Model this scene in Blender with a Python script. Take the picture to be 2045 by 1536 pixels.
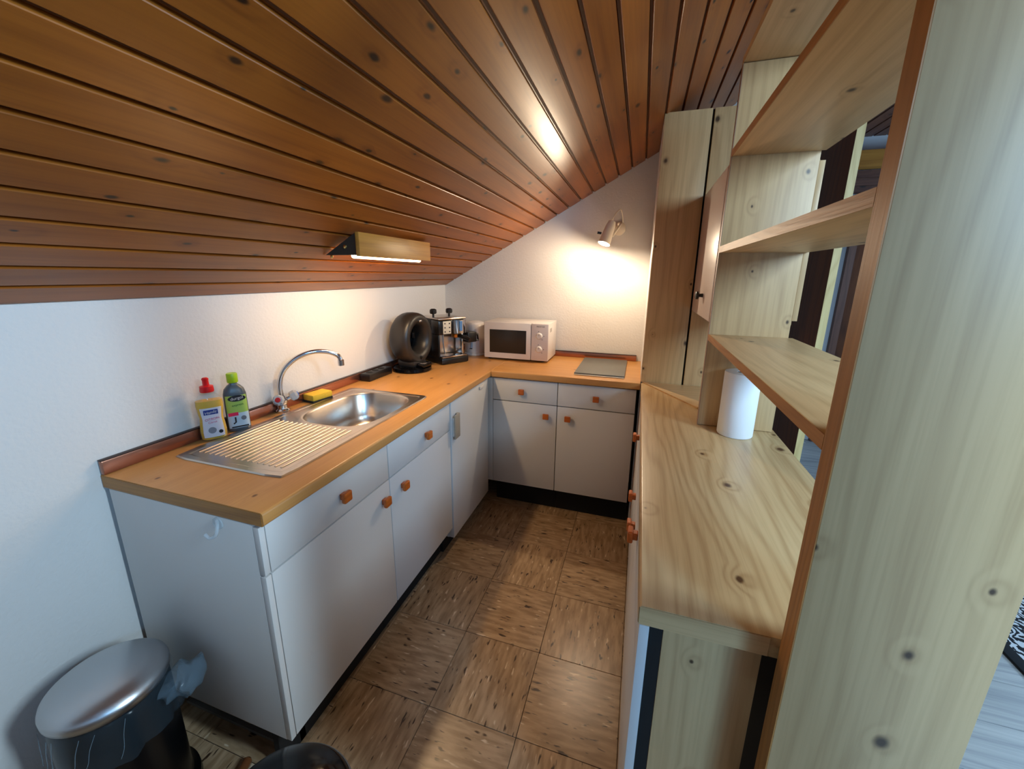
import bpy, bmesh, math, random
from math import sin, cos, pi, radians, sqrt, atan
from mathutils import Vector, Matrix
random.seed(7)
for o in list(bpy.data.objects): bpy.data.objects.remove(o)
SC = bpy.context.scene; COL = SC.collection

# ------------------------------------------------------------------ camera, world, exposure, daylight
cam = bpy.data.objects.new('camera', bpy.data.cameras.new('camera')); COL.objects.link(cam); SC.camera = cam
def cam_matrix(loc, yaw, pitch, roll):
    fw = Vector((-sin(yaw)*cos(pitch), cos(yaw)*cos(pitch), -sin(pitch)))
    rt = Vector((cos(yaw), sin(yaw), 0)); up = rt.cross(fw)
    r2 = cos(roll)*rt + sin(roll)*up; u2 = -sin(roll)*rt + cos(roll)*up
    m = Matrix((r2, u2, -fw)).transposed().to_4x4(); m.translation = Vector(loc); return m
cam.matrix_world = cam_matrix((1.3642, -0.60589, 1.41158), 0.30738, 0.24116, 0.01027)
cam.data.sensor_width = 36.0; cam.data.lens = 36.0*797.864/2045.0
cam.data.shift_x = 0.0015; cam.data.shift_y = -0.01117
cam.data.clip_start = 0.02
SC.view_settings.view_transform = 'Standard'; SC.view_settings.look = 'None'
SC.view_settings.exposure = 0.45; SC.view_settings.gamma = 1.0; SC.view_settings.use_curve_mapping = False
W = bpy.data.worlds.new('sky'); SC.world = W; W.use_nodes = True
W.node_tree.nodes['Background'].inputs[0].default_value = (0.45, 0.68, 1.0, 1)
W.node_tree.nodes['Background'].inputs[1].default_value = 1.0
def area(name, loc, direction, sx, sy, power, col, spread=180):
    l = bpy.data.lights.new(name, 'AREA'); l.shape = 'RECTANGLE'; l.size = sx; l.size_y = sy
    l.energy = power; l.color = col; l.spread = radians(spread)
    o = bpy.data.objects.new(name, l); COL.objects.link(o); o.location = loc
    o.rotation_euler = Vector(direction).to_track_quat('-Z', 'Y').to_euler(); return o
# daylight through the roof window of the next room; added fill in the hall
area('roof_window_daylight', (2.92, -0.25, 2.13), (-0.70, 0, -0.71), 0.20, 1.10, 50, (0.60, 0.83, 1.0))
area('roof_window_daylight', (2.92, -1.66, 2.13), (-0.70, 0, -0.71), 0.22, 1.20, 58, (0.25, 0.58, 1.0))
area('hall_fill_light', (4.36, 2.40, 1.50), (-1, 0, 0), 1.0, 1.0, 22, (0.45, 0.72, 1.0))  # fill light added to brighten the far end of the next room
SC.cycles.max_bounces = 10; SC.cycles.diffuse_bounces = 3; SC.cycles.glossy_bounces = 4
SC.cycles.transparent_max_bounces = 12; SC.cycles.transmission_bounces = 8
SC.cycles.caustics_reflective = False; SC.cycles.caustics_refractive = False
SC.cycles.sample_clamp_indirect = 4.0

# ------------------------------------------------------------------ materials
def lin(c):
    def f(v):
        v /= 255.0
        return v/12.92 if v <= 0.04045 else ((v+0.055)/1.055)**2.4
    return (f(c[0]), f(c[1]), f(c[2]), 1.0)
def N(nt, typ, **kw):
    n = nt.nodes.new(typ)
    for k, v in kw.items(): setattr(n, k, v)
    return n
def mat(name, rgb, rough=0.5, metal=0.0, **kw):
    m = bpy.data.materials.new(name); m.use_nodes = True
    b = m.node_tree.nodes['Principled BSDF']
    b.inputs['Base Color'].default_value = lin(rgb); b.inputs['Roughness'].default_value = rough
    b.inputs['Metallic'].default_value = metal
    for k, v in kw.items():
        b.inputs[k.replace('_', ' ')].default_value = v
    return m
def math_(nt, op, a, b=None, c=None, clamp=False):
    n = N(nt, 'ShaderNodeMath', operation=op, use_clamp=clamp)
    for i, v in enumerate((a, b, c)):
        if v is None: continue
        if isinstance(v, (int, float)): n.inputs[i].default_value = v
        else: nt.links.new(v, n.inputs[i])
    return n.outputs[0]
def mixc(nt, fac, a, b):
    n = N(nt, 'ShaderNodeMix', data_type='RGBA')
    for s, v in ((n.inputs[0], fac), (n.inputs[6], a), (n.inputs[7], b)):
        if hasattr(v, 'is_output'): nt.links.new(v, s)
        else: s.default_value = v
    return n.outputs[2]
def rng(nt, v, a, b, c=0.0, d=1.0, smooth=True):
    n = N(nt, 'ShaderNodeMapRange'); n.interpolation_type = 'SMOOTHSTEP' if smooth else 'LINEAR'
    nt.links.new(v, n.inputs[0])
    for i, x in enumerate((a, b, c, d)): n.inputs[i+1].default_value = x
    return n.outputs[0]
def wood(name, light, dark, knot, axis='z', band=26.0, kscale=5.0, kthr=0.5, ksize=0.13, rough=0.45,
         vary=0.25, contrast=0.8, bump=0.15, coat=0.0, stretch=0.6, fine=0.5, bandw=0.5):
    m = bpy.data.materials.new(name); m.use_nodes = True; nt = m.node_tree; L = nt.links.new
    b = nt.nodes['Principled BSDF']
    tc = N(nt, 'ShaderNodeTexCoord'); oi = N(nt, 'ShaderNodeObjectInfo')
    sp = N(nt, 'ShaderNodeSeparateXYZ'); L(tc.outputs['Object'], sp.inputs[0])
    ax = {'x': (1, 2, 0), 'y': (0, 2, 1), 'z': (0, 1, 2)}[axis]
    r = oi.outputs['Random']
    a1 = math_(nt, 'ADD', sp.outputs[ax[0]], math_(nt, 'MULTIPLY', r, 31.7))
    a2 = math_(nt, 'ADD', sp.outputs[ax[1]], math_(nt, 'MULTIPLY', r, 17.3))
    al = math_(nt, 'ADD', sp.outputs[ax[2]], math_(nt, 'MULTIPLY', r, 53.9))
    def vec(x, y, z):
        c = N(nt, 'ShaderNodeCombineXYZ')
        for i, v in enumerate((x, y, z)):
            if isinstance(v, (int, float)): c.inputs[i].default_value = v
            else: L(v, c.inputs[i])
        return c.outputs[0]
    # knots
    vo = N(nt, 'ShaderNodeTexVoronoi', feature='F1', voronoi_dimensions='2D'); vo.inputs['Scale'].default_value = 1.0
    L(vec(math_(nt, 'MULTIPLY', math_(nt, 'ADD', a1, a2), kscale), math_(nt, 'MULTIPLY', al, kscale*stretch), 0.0), vo.inputs['Vector'])
    sc = N(nt, 'ShaderNodeSeparateColor'); L(vo.outputs['Color'], sc.inputs[0])
    pick = math_(nt, 'GREATER_THAN', sc.outputs[0], kthr)
    # a knot is rounder than its stretched cell: shape it with noise
    nk = N(nt, 'ShaderNodeTexNoise'); nk.inputs['Scale'].default_value = 45.0; nk.inputs['Detail'].default_value = 2.0
    L(vec(a1, a2, math_(nt, 'MULTIPLY', al, 0.6)), nk.inputs['Vector'])
    d = math_(nt, 'ADD', vo.outputs['Distance'], math_(nt, 'MULTIPLY', math_(nt, 'SUBTRACT', nk.outputs[0], 0.5), ksize*0.8))
    kn = math_(nt, 'MULTIPLY', rng(nt, math_(nt, 'DIVIDE', d, math_(nt, 'MULTIPLY_ADD', sc.outputs[1], 1.0, 0.45)), ksize, ksize*0.25), pick)
    halo = math_(nt, 'MULTIPLY', rng(nt, vo.outputs['Distance'], ksize*3.2, 0.0), pick)
    # growth-ring bands that flow round the knots
    nl = N(nt, 'ShaderNodeTexNoise'); nl.inputs['Scale'].default_value = 1.0; nl.inputs['Detail'].default_value = 2.0
    L(vec(math_(nt, 'MULTIPLY', a1, 5.0), math_(nt, 'MULTIPLY', a2, 5.0), math_(nt, 'MULTIPLY', al, 0.9)), nl.inputs['Vector'])
    ph = math_(nt, 'ADD', math_(nt, 'ADD', a1, a2), math_(nt, 'ADD', math_(nt, 'MULTIPLY', nl.outputs[0], 0.34), math_(nt, 'MULTIPLY', halo, 0.06)))
    s = math_(nt, 'SINE', math_(nt, 'MULTIPLY', ph, band*6.283))
    bands = math_(nt, 'POWER', math_(nt, 'ADD', math_(nt, 'MULTIPLY', s, 0.5), 0.5), 2.2)
    nf = N(nt, 'ShaderNodeTexNoise'); nf.inputs['Scale'].default_value = 1.0; nf.inputs['Detail'].default_value = 3.0
    L(vec(math_(nt, 'MULTIPLY', a1, 170.0), math_(nt, 'MULTIPLY', a2, 170.0), math_(nt, 'MULTIPLY', al, 5.0)), nf.inputs['Vector'])
    nb = N(nt, 'ShaderNodeTexNoise'); nb.inputs['Scale'].default_value = 1.0; nb.inputs['Detail'].default_value = 1.0
    L(vec(math_(nt, 'MULTIPLY', a1, 9.0), math_(nt, 'MULTIPLY', a2, 9.0), math_(nt, 'MULTIPLY', al, 0.8)), nb.inputs['Vector'])
    g = math_(nt, 'ADD', math_(nt, 'MULTIPLY', bands, bandw), math_(nt, 'MULTIPLY', rng(nt, nf.outputs[0], 0.35, 0.75), fine))
    g = math_(nt, 'ADD', g, math_(nt, 'MULTIPLY', rng(nt, nb.outputs[0], 0.3, 0.75), 0.35))
    g = math_(nt, 'ADD', g, math_(nt, 'MULTIPLY', halo, 0.25))
    g = math_(nt, 'MULTIPLY', g, contrast, clamp=True)
    c = mixc(nt, g, lin(light), lin(dark)); c = mixc(nt, kn, c, lin(knot))
    hs = N(nt, 'ShaderNodeHueSaturation'); L(c, hs.inputs['Color'])
    L(math_(nt, 'ADD', math_(nt, 'MULTIPLY', r, vary), 1.0-vary*0.5), hs.inputs['Value'])
    L(hs.outputs[0], b.inputs['Base Color'])
    b.inputs['Roughness'].default_value = rough
    if coat: b.inputs['Coat Weight'].default_value = coat; b.inputs['Coat Roughness'].default_value = 0.3
    if bump:
        bp = N(nt, 'ShaderNodeBump'); bp.inputs['Strength'].default_value = bump; bp.inputs['Distance'].default_value = 0.002
        L(g, bp.inputs['Height']); L(bp.outputs[0], b.inputs['Normal'])
    return m
_w = {}
def WOOD(kind, axis):
    k = (kind, axis)
    if k in _w: return _w[k]
    n = kind + '_' + axis
    if kind == 'ceiling': r = wood(n, (158, 90, 28), (108, 53, 13), (30, 13, 6), axis, band=13, kscale=9.5, kthr=0.32, ksize=0.085, rough=0.34, vary=0.28, contrast=0.8, stretch=0.5, bump=0.0, bandw=0.3, fine=0.3)
    elif kind == 'worktop': r = wood(n, (204, 148, 86), (176, 120, 62), (120, 76, 40), axis, band=12, kscale=5.5, kthr=0.5, ksize=0.05, rough=0.34, vary=0.0, contrast=0.6, stretch=0.7, bump=0.0, bandw=0.3, fine=0.4)
    elif kind == 'bar': r = wood(n, (200, 170, 126), (150, 112, 70), (84, 56, 36), axis, band=24, kscale=5.0, kthr=0.45, ksize=0.06, rough=0.30, vary=0.0, contrast=0.7, stretch=0.75, bump=0.0, bandw=0.45, fine=0.35)
    elif kind == 'pine': r = wood(n, (210, 174, 127), (162, 126, 85), (78, 58, 42), axis, band=20, kscale=6.5, kthr=0.4, ksize=0.06, rough=0.42, vary=0.06, contrast=0.62, stretch=0.75, bump=0.0, bandw=0.38, fine=0.35)
    elif kind == 'edge': r = wood(n, (180, 122, 62), (142, 90, 42), (104, 62, 28), axis, band=40, kscale=6, kthr=0.85, ksize=0.06, rough=0.5, vary=0.05, contrast=0.7)
    elif kind == 'knob': r = wood(n, (206, 108, 40), (168, 78, 24), (110, 48, 14), axis, band=60, kscale=6, kthr=0.95, rough=0.3, vary=0.1, contrast=0.7)
    elif kind == 'hood': r = wood(n, (186, 128, 52), (148, 92, 30), (84, 50, 22), axis, band=20, kscale=9, kthr=0.6, ksize=0.1, rough=0.42, vary=0.0, contrast=0.7)
    elif kind == 'brown': r = wood(n, (92, 46, 12), (62, 28, 6), (34, 18, 8), axis, band=18, kscale=5, kthr=0.8, rough=0.85, vary=0.1)
    elif kind == 'darkplank': r = wood(n, (104, 66, 50), (76, 44, 34), (40, 22, 16), axis, band=18, kscale=8, kthr=0.7, rough=0.5, vary=0.15)
    elif kind == 'laminate': r = wood(n, (170, 170, 168), (126, 128, 132), (110, 112, 116), axis, band=18, kscale=5, kthr=0.9, rough=0.4, vary=0.14, bump=0.03)
    elif kind == 'paleedge': r = wood(n, (226, 204, 146), (200, 172, 112), (150, 120, 70), axis, band=40, kscale=5, kthr=0.9, rough=0.5, vary=0.0)
    _w[k] = r; return r

def plaster(name, rgb, scale=90.0, strength=0.35):
    m = mat(name, rgb, 0.9); nt = m.node_tree
    tc = N(nt, 'ShaderNodeTexCoord'); n = N(nt, 'ShaderNodeTexNoise'); n.inputs['Scale'].default_value = scale; n.inputs['Detail'].default_value = 4
    nt.links.new(tc.outputs['Object'], n.inputs['Vector'])
    bp = N(nt, 'ShaderNodeBump'); bp.inputs['Strength'].default_value = strength; bp.inputs['Distance'].default_value = 0.004
    nt.links.new(n.outputs[0], bp.inputs['Height']); nt.links.new(bp.outputs[0], nt.nodes['Principled BSDF'].inputs['Normal'])
    return m
def vinyl():
    m = mat('vinyl_tile', (140, 112, 84), 0.3); nt = m.node_tree; L = nt.links.new
    tc = N(nt, 'ShaderNodeTexCoord'); oi = N(nt, 'ShaderNodeObjectInfo')
    def stretched(sx, sy, off, detail=2.0):
        mp = N(nt, 'ShaderNodeMapping'); L(tc.outputs['Object'], mp.inputs[0]); mp.inputs['Scale'].default_value = (sx, sy, 1)
        ad = N(nt, 'ShaderNodeVectorMath', operation='ADD'); L(mp.outputs[0], ad.inputs[0])
        cb = N(nt, 'ShaderNodeCombineXYZ'); L(math_(nt, 'MULTIPLY_ADD', oi.outputs['Random'], 91.0, off), cb.inputs[0]); L(math_(nt, 'MULTIPLY', oi.outputs['Random'], 47.0), cb.inputs[1])
        L(cb.outputs[0], ad.inputs[1])
        n = N(nt, 'ShaderNodeTexNoise'); n.inputs['Scale'].default_value = 1.0; n.inputs['Detail'].default_value = detail
        L(ad.outputs[0], n.inputs['Vector']); return n.outputs[0]
    c = mixc(nt, rng(nt, stretched(60, 10, 0.0, 3), 0.3, 0.72), lin((184, 155, 122)), lin((146, 117, 86)))
    c = mixc(nt, rng(nt, stretched(75, 16, 30.0), 0.62, 0.70), c, lin((62, 42, 28)))
    c = mixc(nt, rng(nt, stretched(70, 15, 70.0), 0.64, 0.73), c, lin((220, 198, 168)))
    hs = N(nt, 'ShaderNodeHueSaturation'); L(c, hs.inputs['Color']); L(math_(nt, 'MULTIPLY_ADD', oi.outputs['Random'], 0.16, 0.92), hs.inputs['Value'])
    L(hs.outputs[0], nt.nodes['Principled BSDF'].inputs['Base Color'])
    return m
def rug_mat():
    m = mat('rug_pattern', (200, 200, 200), 0.95); nt = m.node_tree; L = nt.links.new
    tc = N(nt, 'ShaderNodeTexCoord'); w = N(nt, 'ShaderNodeTexWave'); w.inputs['Scale'].default_value = 9.0
    w.inputs['Distortion'].default_value = 14.0; w.inputs['Detail'].default_value = 3.0; w.inputs['Detail Scale'].default_value = 2.2
    L(tc.outputs['Object'], w.inputs['Vector'])
    L(mixc(nt, rng(nt, w.outputs['Fac'], 0.45, 0.6), lin((22, 26, 34)), lin((215, 220, 226))), nt.nodes['Principled BSDF'].inputs['Base Color'])
    return m
def emit(name, rgb, s):
    m = mat(name, rgb, 0.4); b = m.node_tree.nodes['Principled BSDF']
    b.inputs['Emission Color'].default_value = lin(rgb); b.inputs['Emission Strength'].default_value = s; return m
def clear(name, rgb, alpha, rough=0.12):
    m = mat(name, rgb, rough); m.node_tree.nodes['Principled BSDF'].inputs['Alpha'].default_value = alpha; return m

GROOVE = mat('groove_shade_wood', (84, 46, 18), 0.7)  # plank wood darkened in colour to stand for shade in the recessed joints
WALL = plaster('white_plaster', (226, 222, 218)); WALLB = plaster('far_wall_plaster', (216, 218, 222), 60, 0.15)
WHITE = mat('white_laminate', (216, 214, 212), 0.38)
GAP = mat('dark_gap', (20, 17, 15), 0.9)
VINYL = vinyl()
STEEL = mat('stainless_steel', (206, 196, 186), 0.28, 1.0)
BRUSHED = mat('brushed_steel', (196, 197, 200), 0.33, 1.0)
CHROME = mat('chrome', (210, 210, 214), 0.08, 1.0)
COPPER = mat('copper_strip', (176, 120, 98), 0.26, 0.9)
BLACK = mat('black_plastic', (16, 16, 18), 0.35)
SATIN = mat('satin_anthracite_plastic', (38, 35, 33), 0.38)
GLOSS = mat('glossy_black_plastic', (6, 6, 8), 0.12, Specular_IOR_Level=0.3)
PLASTIC = mat('white_plastic', (226, 220, 216), 0.35)
PANELGREY = mat('control_panel_grey', (216, 208, 208), 0.4)
SCREEN = mat('dark_window', (22, 18, 14), 0.2)
PAPER = mat('paper_towel', (236, 238, 242), 0.95)
HOB = mat('grey_hob_cover', (104, 104, 100), 0.35)
DARKCARD = mat('dark_brown_board', (44, 33, 24), 0.6)
INK = mat('black_print', (18, 18, 24), 0.6)

# ------------------------------------------------------------------ mesh helpers
def box(bm, x0, x1, y0, y1, z0, z1, bevel=0.0, seg=2):
    mtx = Matrix.Translation(((x0+x1)/2, (y0+y1)/2, (z0+z1)/2)) @ Matrix.Diagonal((abs(x1-x0), abs(y1-y0), abs(z1-z0), 1))
    r = bmesh.ops.create_cube(bm, size=1.0, matrix=mtx)
    if bevel:
        es = {e for v in r['verts'] for e in v.link_edges}
        bmesh.ops.bevel(bm, geom=list(es), offset=bevel, segments=seg, profile=0.5, affect='EDGES')
def prism(bm, pts, h, axis='z', at=0.0):
    # extrude a 2-D outline by h along the axis
    def P(a, b, c):
        return {'z': (a, b, c), 'y': (a, c, b), 'x': (c, a, b)}[axis]
    lo = [bm.verts.new(P(a, b, at)) for a, b in pts]; hi = [bm.verts.new(P(a, b, at+h)) for a, b in pts]
    n = len(pts); bm.faces.new(lo[::-1]); bm.faces.new(hi)
    for i in range(n): bm.faces.new((lo[i], lo[(i+1) % n], hi[(i+1) % n], hi[i]))
def loops(bm, rings, cap0=True, cap1=True, closed=True):
    vs = [[bm.verts.new(p) for p in r] for r in rings]
    for a, b in zip(vs, vs[1:]):
        n = len(a)
        for i in range(n if closed else n-1):
            bm.faces.new((a[i], a[(i+1) % n], b[(i+1) % n], b[i]))
    if cap0: bm.faces.new(vs[0][::-1])
    if cap1: bm.faces.new(vs[-1])
    return vs
def lathe(bm, prof, c=(0, 0, 0), seg=40, cap0=True, cap1=True, sx=1.0, sy=1.0, mtx=None, pw=2.0):
    rings = []
    for r, z in prof:
        ring = []
        for i in range(seg):
            a = 2*pi*i/seg; ca, sa = cos(a), sin(a)
            if pw != 2.0:
                k = (abs(ca)**pw + abs(sa)**pw)**(-1.0/pw); ca, sa = ca*k, sa*k
            p = Vector((r*ca*sx, r*sa*sy, z))
            if mtx: p = mtx @ p
            ring.append(p + Vector(c))
        rings.append(ring)
    return loops(bm, rings, cap0, cap1)
def tube(bm, pts, r, seg=12, caps=True):
    pts = [Vector(p) for p in pts]; n = len(pts)
    rr = r if isinstance(r, (list, tuple)) else [r]*n
    t0 = (pts[1]-pts[0]).normalized(); u = t0.orthogonal().normalized(); rings = []
    for i in range(n):
        t = (pts[min(i+1, n-1)]-pts[max(i-1, 0)]).normalized()
        u = (u - t*u.dot(t)).normalized(); v = t.cross(u)
        rings.append([pts[i] + (u*cos(2*pi*k/seg) + v*sin(2*pi*k/seg))*rr[i] for k in range(seg)])
    loops(bm, rings, caps, caps)
def spline(pts, n=8):
    P = [Vector(p) for p in pts]; P = [2*P[0]-P[1]] + P + [2*P[-1]-P[-2]]; out = []
    for i in range(1, len(P)-2):
        for k in range(n):
            t = k/n; a, b, c, d = P[i-1], P[i], P[i+1], P[i+2]
            out.append(0.5*((2*b) + (c-a)*t + (2*a-5*b+4*c-d)*t*t + (3*b-a-3*c+d)*t**3))
    return out + [P[-2]]
def axis_matrix(d):
    return Vector(d).to_track_quat('Z', 'Y').to_matrix().to_4x4()
def root_of(o):
    while o.parent: o = o.parent
    return o
def obj(name, bm, m, parent=None, smooth=False, loc=None, world=True, angle=40):
    """link bm as ONE mesh; world=True means coordinates are world ones and are shifted to the parent's frame"""
    me = bpy.data.meshes.new(name)
    if parent is not None and world:
        base = root_of(parent).location
        bmesh.ops.translate(bm, vec=-base, verts=bm.verts)
    bmesh.ops.recalc_face_normals(bm, faces=bm.faces)
    if smooth:
        ca = radians(angle)
        for f in bm.faces: f.smooth = True
        for e in bm.edges:
            if len(e.link_faces) == 2 and e.calc_face_angle(0) > ca: e.smooth = False
    bm.to_mesh(me); bm.free(); me.materials.append(m)
    o = bpy.data.objects.new(name, me); COL.objects.link(o)
    if parent is not None: o.parent = parent
    if loc is not None: o.location = loc
    return o
def bx(name, dims, m, parent=None, bevel=0.0, **kw):
    bm = bmesh.new(); box(bm, *dims, bevel=bevel); return obj(name, bm, m, parent, smooth=bevel > 0, **kw)
def thing(name, label, cat, loc=(0, 0, 0), rotz=0.0, group=None):
    o = bpy.data.objects.new(name, None); COL.objects.link(o); o.location = loc; o.rotation_euler = (0, 0, rotz)
    o.empty_display_size = 0.05; o['label'] = label; o['category'] = cat
    if group: o['group'] = group
    return o
def tag(o, label, cat, group=None):
    o['label'] = label; o['category'] = cat
    if group: o['group'] = group
    return o
def struct(o): o['kind'] = 'structure'; return o
def dup(o, name=None, loc=None, parent=None):
    c = o.copy(); COL.objects.link(c)
    if loc is not None: c.location = loc
    if parent is not None: c.parent = parent
    return c
def text(name, s, m, size, parent, mtx, extrude=0.0003, align='CENTER'):
    cu = bpy.data.curves.new(name, 'FONT'); cu.body = s; cu.size = size; cu.extrude = extrude
    cu.align_x = align; cu.align_y = 'CENTER'; cu.materials.append(m)
    tmp = bpy.data.objects.new(name, cu); me_ = bpy.data.meshes.new_from_object(tmp); bpy.data.objects.remove(tmp)
    o = bpy.data.objects.new(name, me_); COL.objects.link(o); o.parent = parent; o.matrix_local = mtx; return o
def face_mtx(loc, normal, roll=0.0):
    """text frame at loc: reads upright on a vertical face with the given outward normal"""
    n = Vector(normal).normalized(); up = Vector((0, 0, 1)); x = up.cross(n).normalized(); y = n.cross(x)
    m = Matrix((x, y, n)).transposed().to_4x4() @ Matrix.Rotation(roll, 4, 'Z'); m.translation = Vector(loc); return m

# ------------------------------------------------------------------ room shell
SL = 0.5587; ZC = 1.3316; H = 0.87; LB = 2.091; FX = 0.553; FRONT = 0.5734; YB = 1.509; YF = 1.530
zc = lambda x: ZC + SL*x
XR, ZR = 2.0, ZC + SL*2.0          # the slope ends here, a flat plank ceiling follows
XS = 2.5                           # from here the roof falls again over the next room
wl = struct(bx('wall_left', (-0.1, 0.0, -2.4, 2.2, -0.15, 1.40), WALL))
bm = bmesh.new(); prism(bm, [(0.0, -0.15), (1.87, -0.15), (1.87, zc(1.87)+0.03), (0.0, ZC+0.03)], 0.1, 'y', LB)
wb = struct(obj('wall_back', bm, WALL))
bm = bmesh.new(); prism(bm, [(1.402, -0.15), (1.87, -0.15), (1.87, 2.12), (1.402, 2.12)], LB-1.552, 'y', 1.552)
wp = struct(obj('wall_partition', bm, WALL))
for x0, x1, m_ in ((1.403, 1.600, WOOD('pine', 'z')), (1.609, 1.868, WOOD('pine', 'z'))):
    bx('board', (x0, x1, 1.530, 1.552, H+0.004, 2.126), m_, wp, 0.0015)
bx('board_joint', (1.600, 1.609, 1.545, 1.5515, H+0.004, 2.126), GAP, wp)
struct(bx('wall_hall', (1.77, 1.87, LB+0.1, 3.4, -0.15, zc(1.87)+0.03), WALLB))
YH = 3.4
wf = struct(bx('wall_far', (1.77, 4.5, YH, YH+0.1, -0.15, 2.6), WALLB))
for d in ((-0.1, 2.2, -2.5, -2.4, -0.15, 2.6), (3.4, 4.5, -2.5, -2.4, -0.15, 2.6), (2.2, 3.4, -2.5, -2.4, -0.15, 0.88), (2.2, 3.4, -2.5, -2.4, 2.02, 2.6)):
    struct(bx('wall_front', d, WALLB))
struct(bx('added_shade_wall', (1.88, 1.96, -2.4, -0.70, -0.002, 1.58), WALLB))  # unseen wall added to keep daylight off the end panel and floor
for d in ((4.4, 4.5, -2.4, 1.85, -0.15, 2.6), (4.4, 4.5, 2.95, YH, -0.15, 2.6), (4.4, 4.5, 1.85, 2.95, -0.15, 0.95), (4.4, 4.5, 1.85, 2.95, 2.05, 2.6)):
    struct(bx('wall_right', d, WALLB))
w4 = struct(bx('window_4', (4.43, 4.47, 1.85, 2.95, 0.95, 1.00), PLASTIC))  # window added out of view to go with the hall fill light
for d in ((4.43, 4.47, 1.85, 2.95, 2.00, 2.05), (4.43, 4.47, 1.85, 1.90, 1.00, 2.00), (4.43, 4.47, 2.90, 2.95, 1.00, 2.00), (4.43, 4.47, 2.375, 2.425, 1.00, 2.00)):
    bx('window_bar', d, PLASTIC, w4)  # bars of the added window
bx('pane', (4.448, 4.452, 1.90, 2.90, 1.00, 2.00), clear('added_window_glass', (235, 245, 250), 0.12, 0.02), w4)
w1 = bx('window_1', (2.2, 3.4, -2.47, -2.43, 0.88, 0.93), PLASTIC); struct(w1)
for d in ((2.2, 3.4, -2.47, -2.43, 1.97, 2.02), (2.2, 2.25, -2.47, -2.43, 0.93, 1.97), (3.35, 3.4, -2.47, -2.43, 0.93, 1.97), (2.775, 2.825, -2.47, -2.43, 0.93, 1.97)):
    bx('window_bar', d, PLASTIC, w1)
bx('pane', (2.25, 3.35, -2.455, -2.449, 0.93, 1.97), clear('window_glass', (235, 245, 250), 0.12, 0.02), w1)

# plank ceiling: every board its own object, alternate boards slightly proud
ang = atan(SL); PX = 0.0738; PW = PX/cos(ang)
ceil = struct(bx('ceiling', (-0.05, 0.05, -2.4, LB, 0, 0.02), WOOD('ceiling', 'y')))
bm = bmesh.new(); YC, XC = 1.20, 3.40    # beyond y = YC the flat part runs on to x = XC (cheek wall between)
for xk, ya_, yb_ in ((XS, -2.4, YC), (XC, YC, YH+0.05)):
    prism(bm, [(-0.1, zc(-0.1)+0.014), (XR, ZR+0.014), (xk, ZR+0.014), (4.45, ZR+0.014-SL*(4.45-xk)), (4.45, ZR+0.06-SL*(4.45-xk)), (xk, ZR+0.07), (XR, ZR+0.07), (-0.1, zc(-0.1)+0.05)], yb_-ya_, 'y', ya_)
me = bpy.data.meshes.new('ceiling'); bmesh.ops.recalc_face_normals(bm, faces=bm.faces); bm.to_mesh(me); bm.free(); me.materials.append(WOOD('ceiling', 'y')); ceil.data = me
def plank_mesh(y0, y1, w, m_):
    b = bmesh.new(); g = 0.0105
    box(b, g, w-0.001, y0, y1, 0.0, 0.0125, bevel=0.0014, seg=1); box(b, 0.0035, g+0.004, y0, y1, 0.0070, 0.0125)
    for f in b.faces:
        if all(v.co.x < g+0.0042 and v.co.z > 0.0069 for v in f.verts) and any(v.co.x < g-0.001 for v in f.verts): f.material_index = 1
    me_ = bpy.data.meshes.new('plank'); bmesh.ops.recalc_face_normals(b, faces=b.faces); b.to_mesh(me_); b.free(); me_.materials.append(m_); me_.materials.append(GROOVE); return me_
def plank(me_, loc, ry):
    o = bpy.data.objects.new('plank', me_); COL.objects.link(o); o.parent = ceil; o.location = loc; o.rotation_euler = (0, ry, 0); return o
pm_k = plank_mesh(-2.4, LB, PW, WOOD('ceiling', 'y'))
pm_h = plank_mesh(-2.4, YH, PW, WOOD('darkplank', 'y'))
k = 0
while (k+1)*PX < XR+0.03:
    x = k*PX
    plank(pm_k if x < 1.86 else pm_h, (x, 0, zc(x)), -ang); k += 1
x = k*PX
while x < XS-0.02:
    plank(pm_h, (x, 0, ZR), 0.0); x += PW
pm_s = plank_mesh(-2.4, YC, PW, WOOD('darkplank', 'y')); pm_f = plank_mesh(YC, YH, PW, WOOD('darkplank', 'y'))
for i in range(26):
    x = XS + i*PX
    if 2.50 < x+PX and x < 3.28: continue   # roof window openings: short boards between them
    plank(pm_s, (x, 0, ZR - SL*(x-XS)), ang)
x = XS
while x < XC-0.02:
    plank(pm_f, (x, 0, ZR), 0.0); x += PW
bm = bmesh.new(); prism(bm, [(XS, ZR), (4.4, ZR-SL*(4.4-XS)), (4.4, ZR-SL*(4.4-XC)), (XC, ZR)], 0.02, 'y', YC)
struct(obj('wall_cheek', bm, WALLB))
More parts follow.
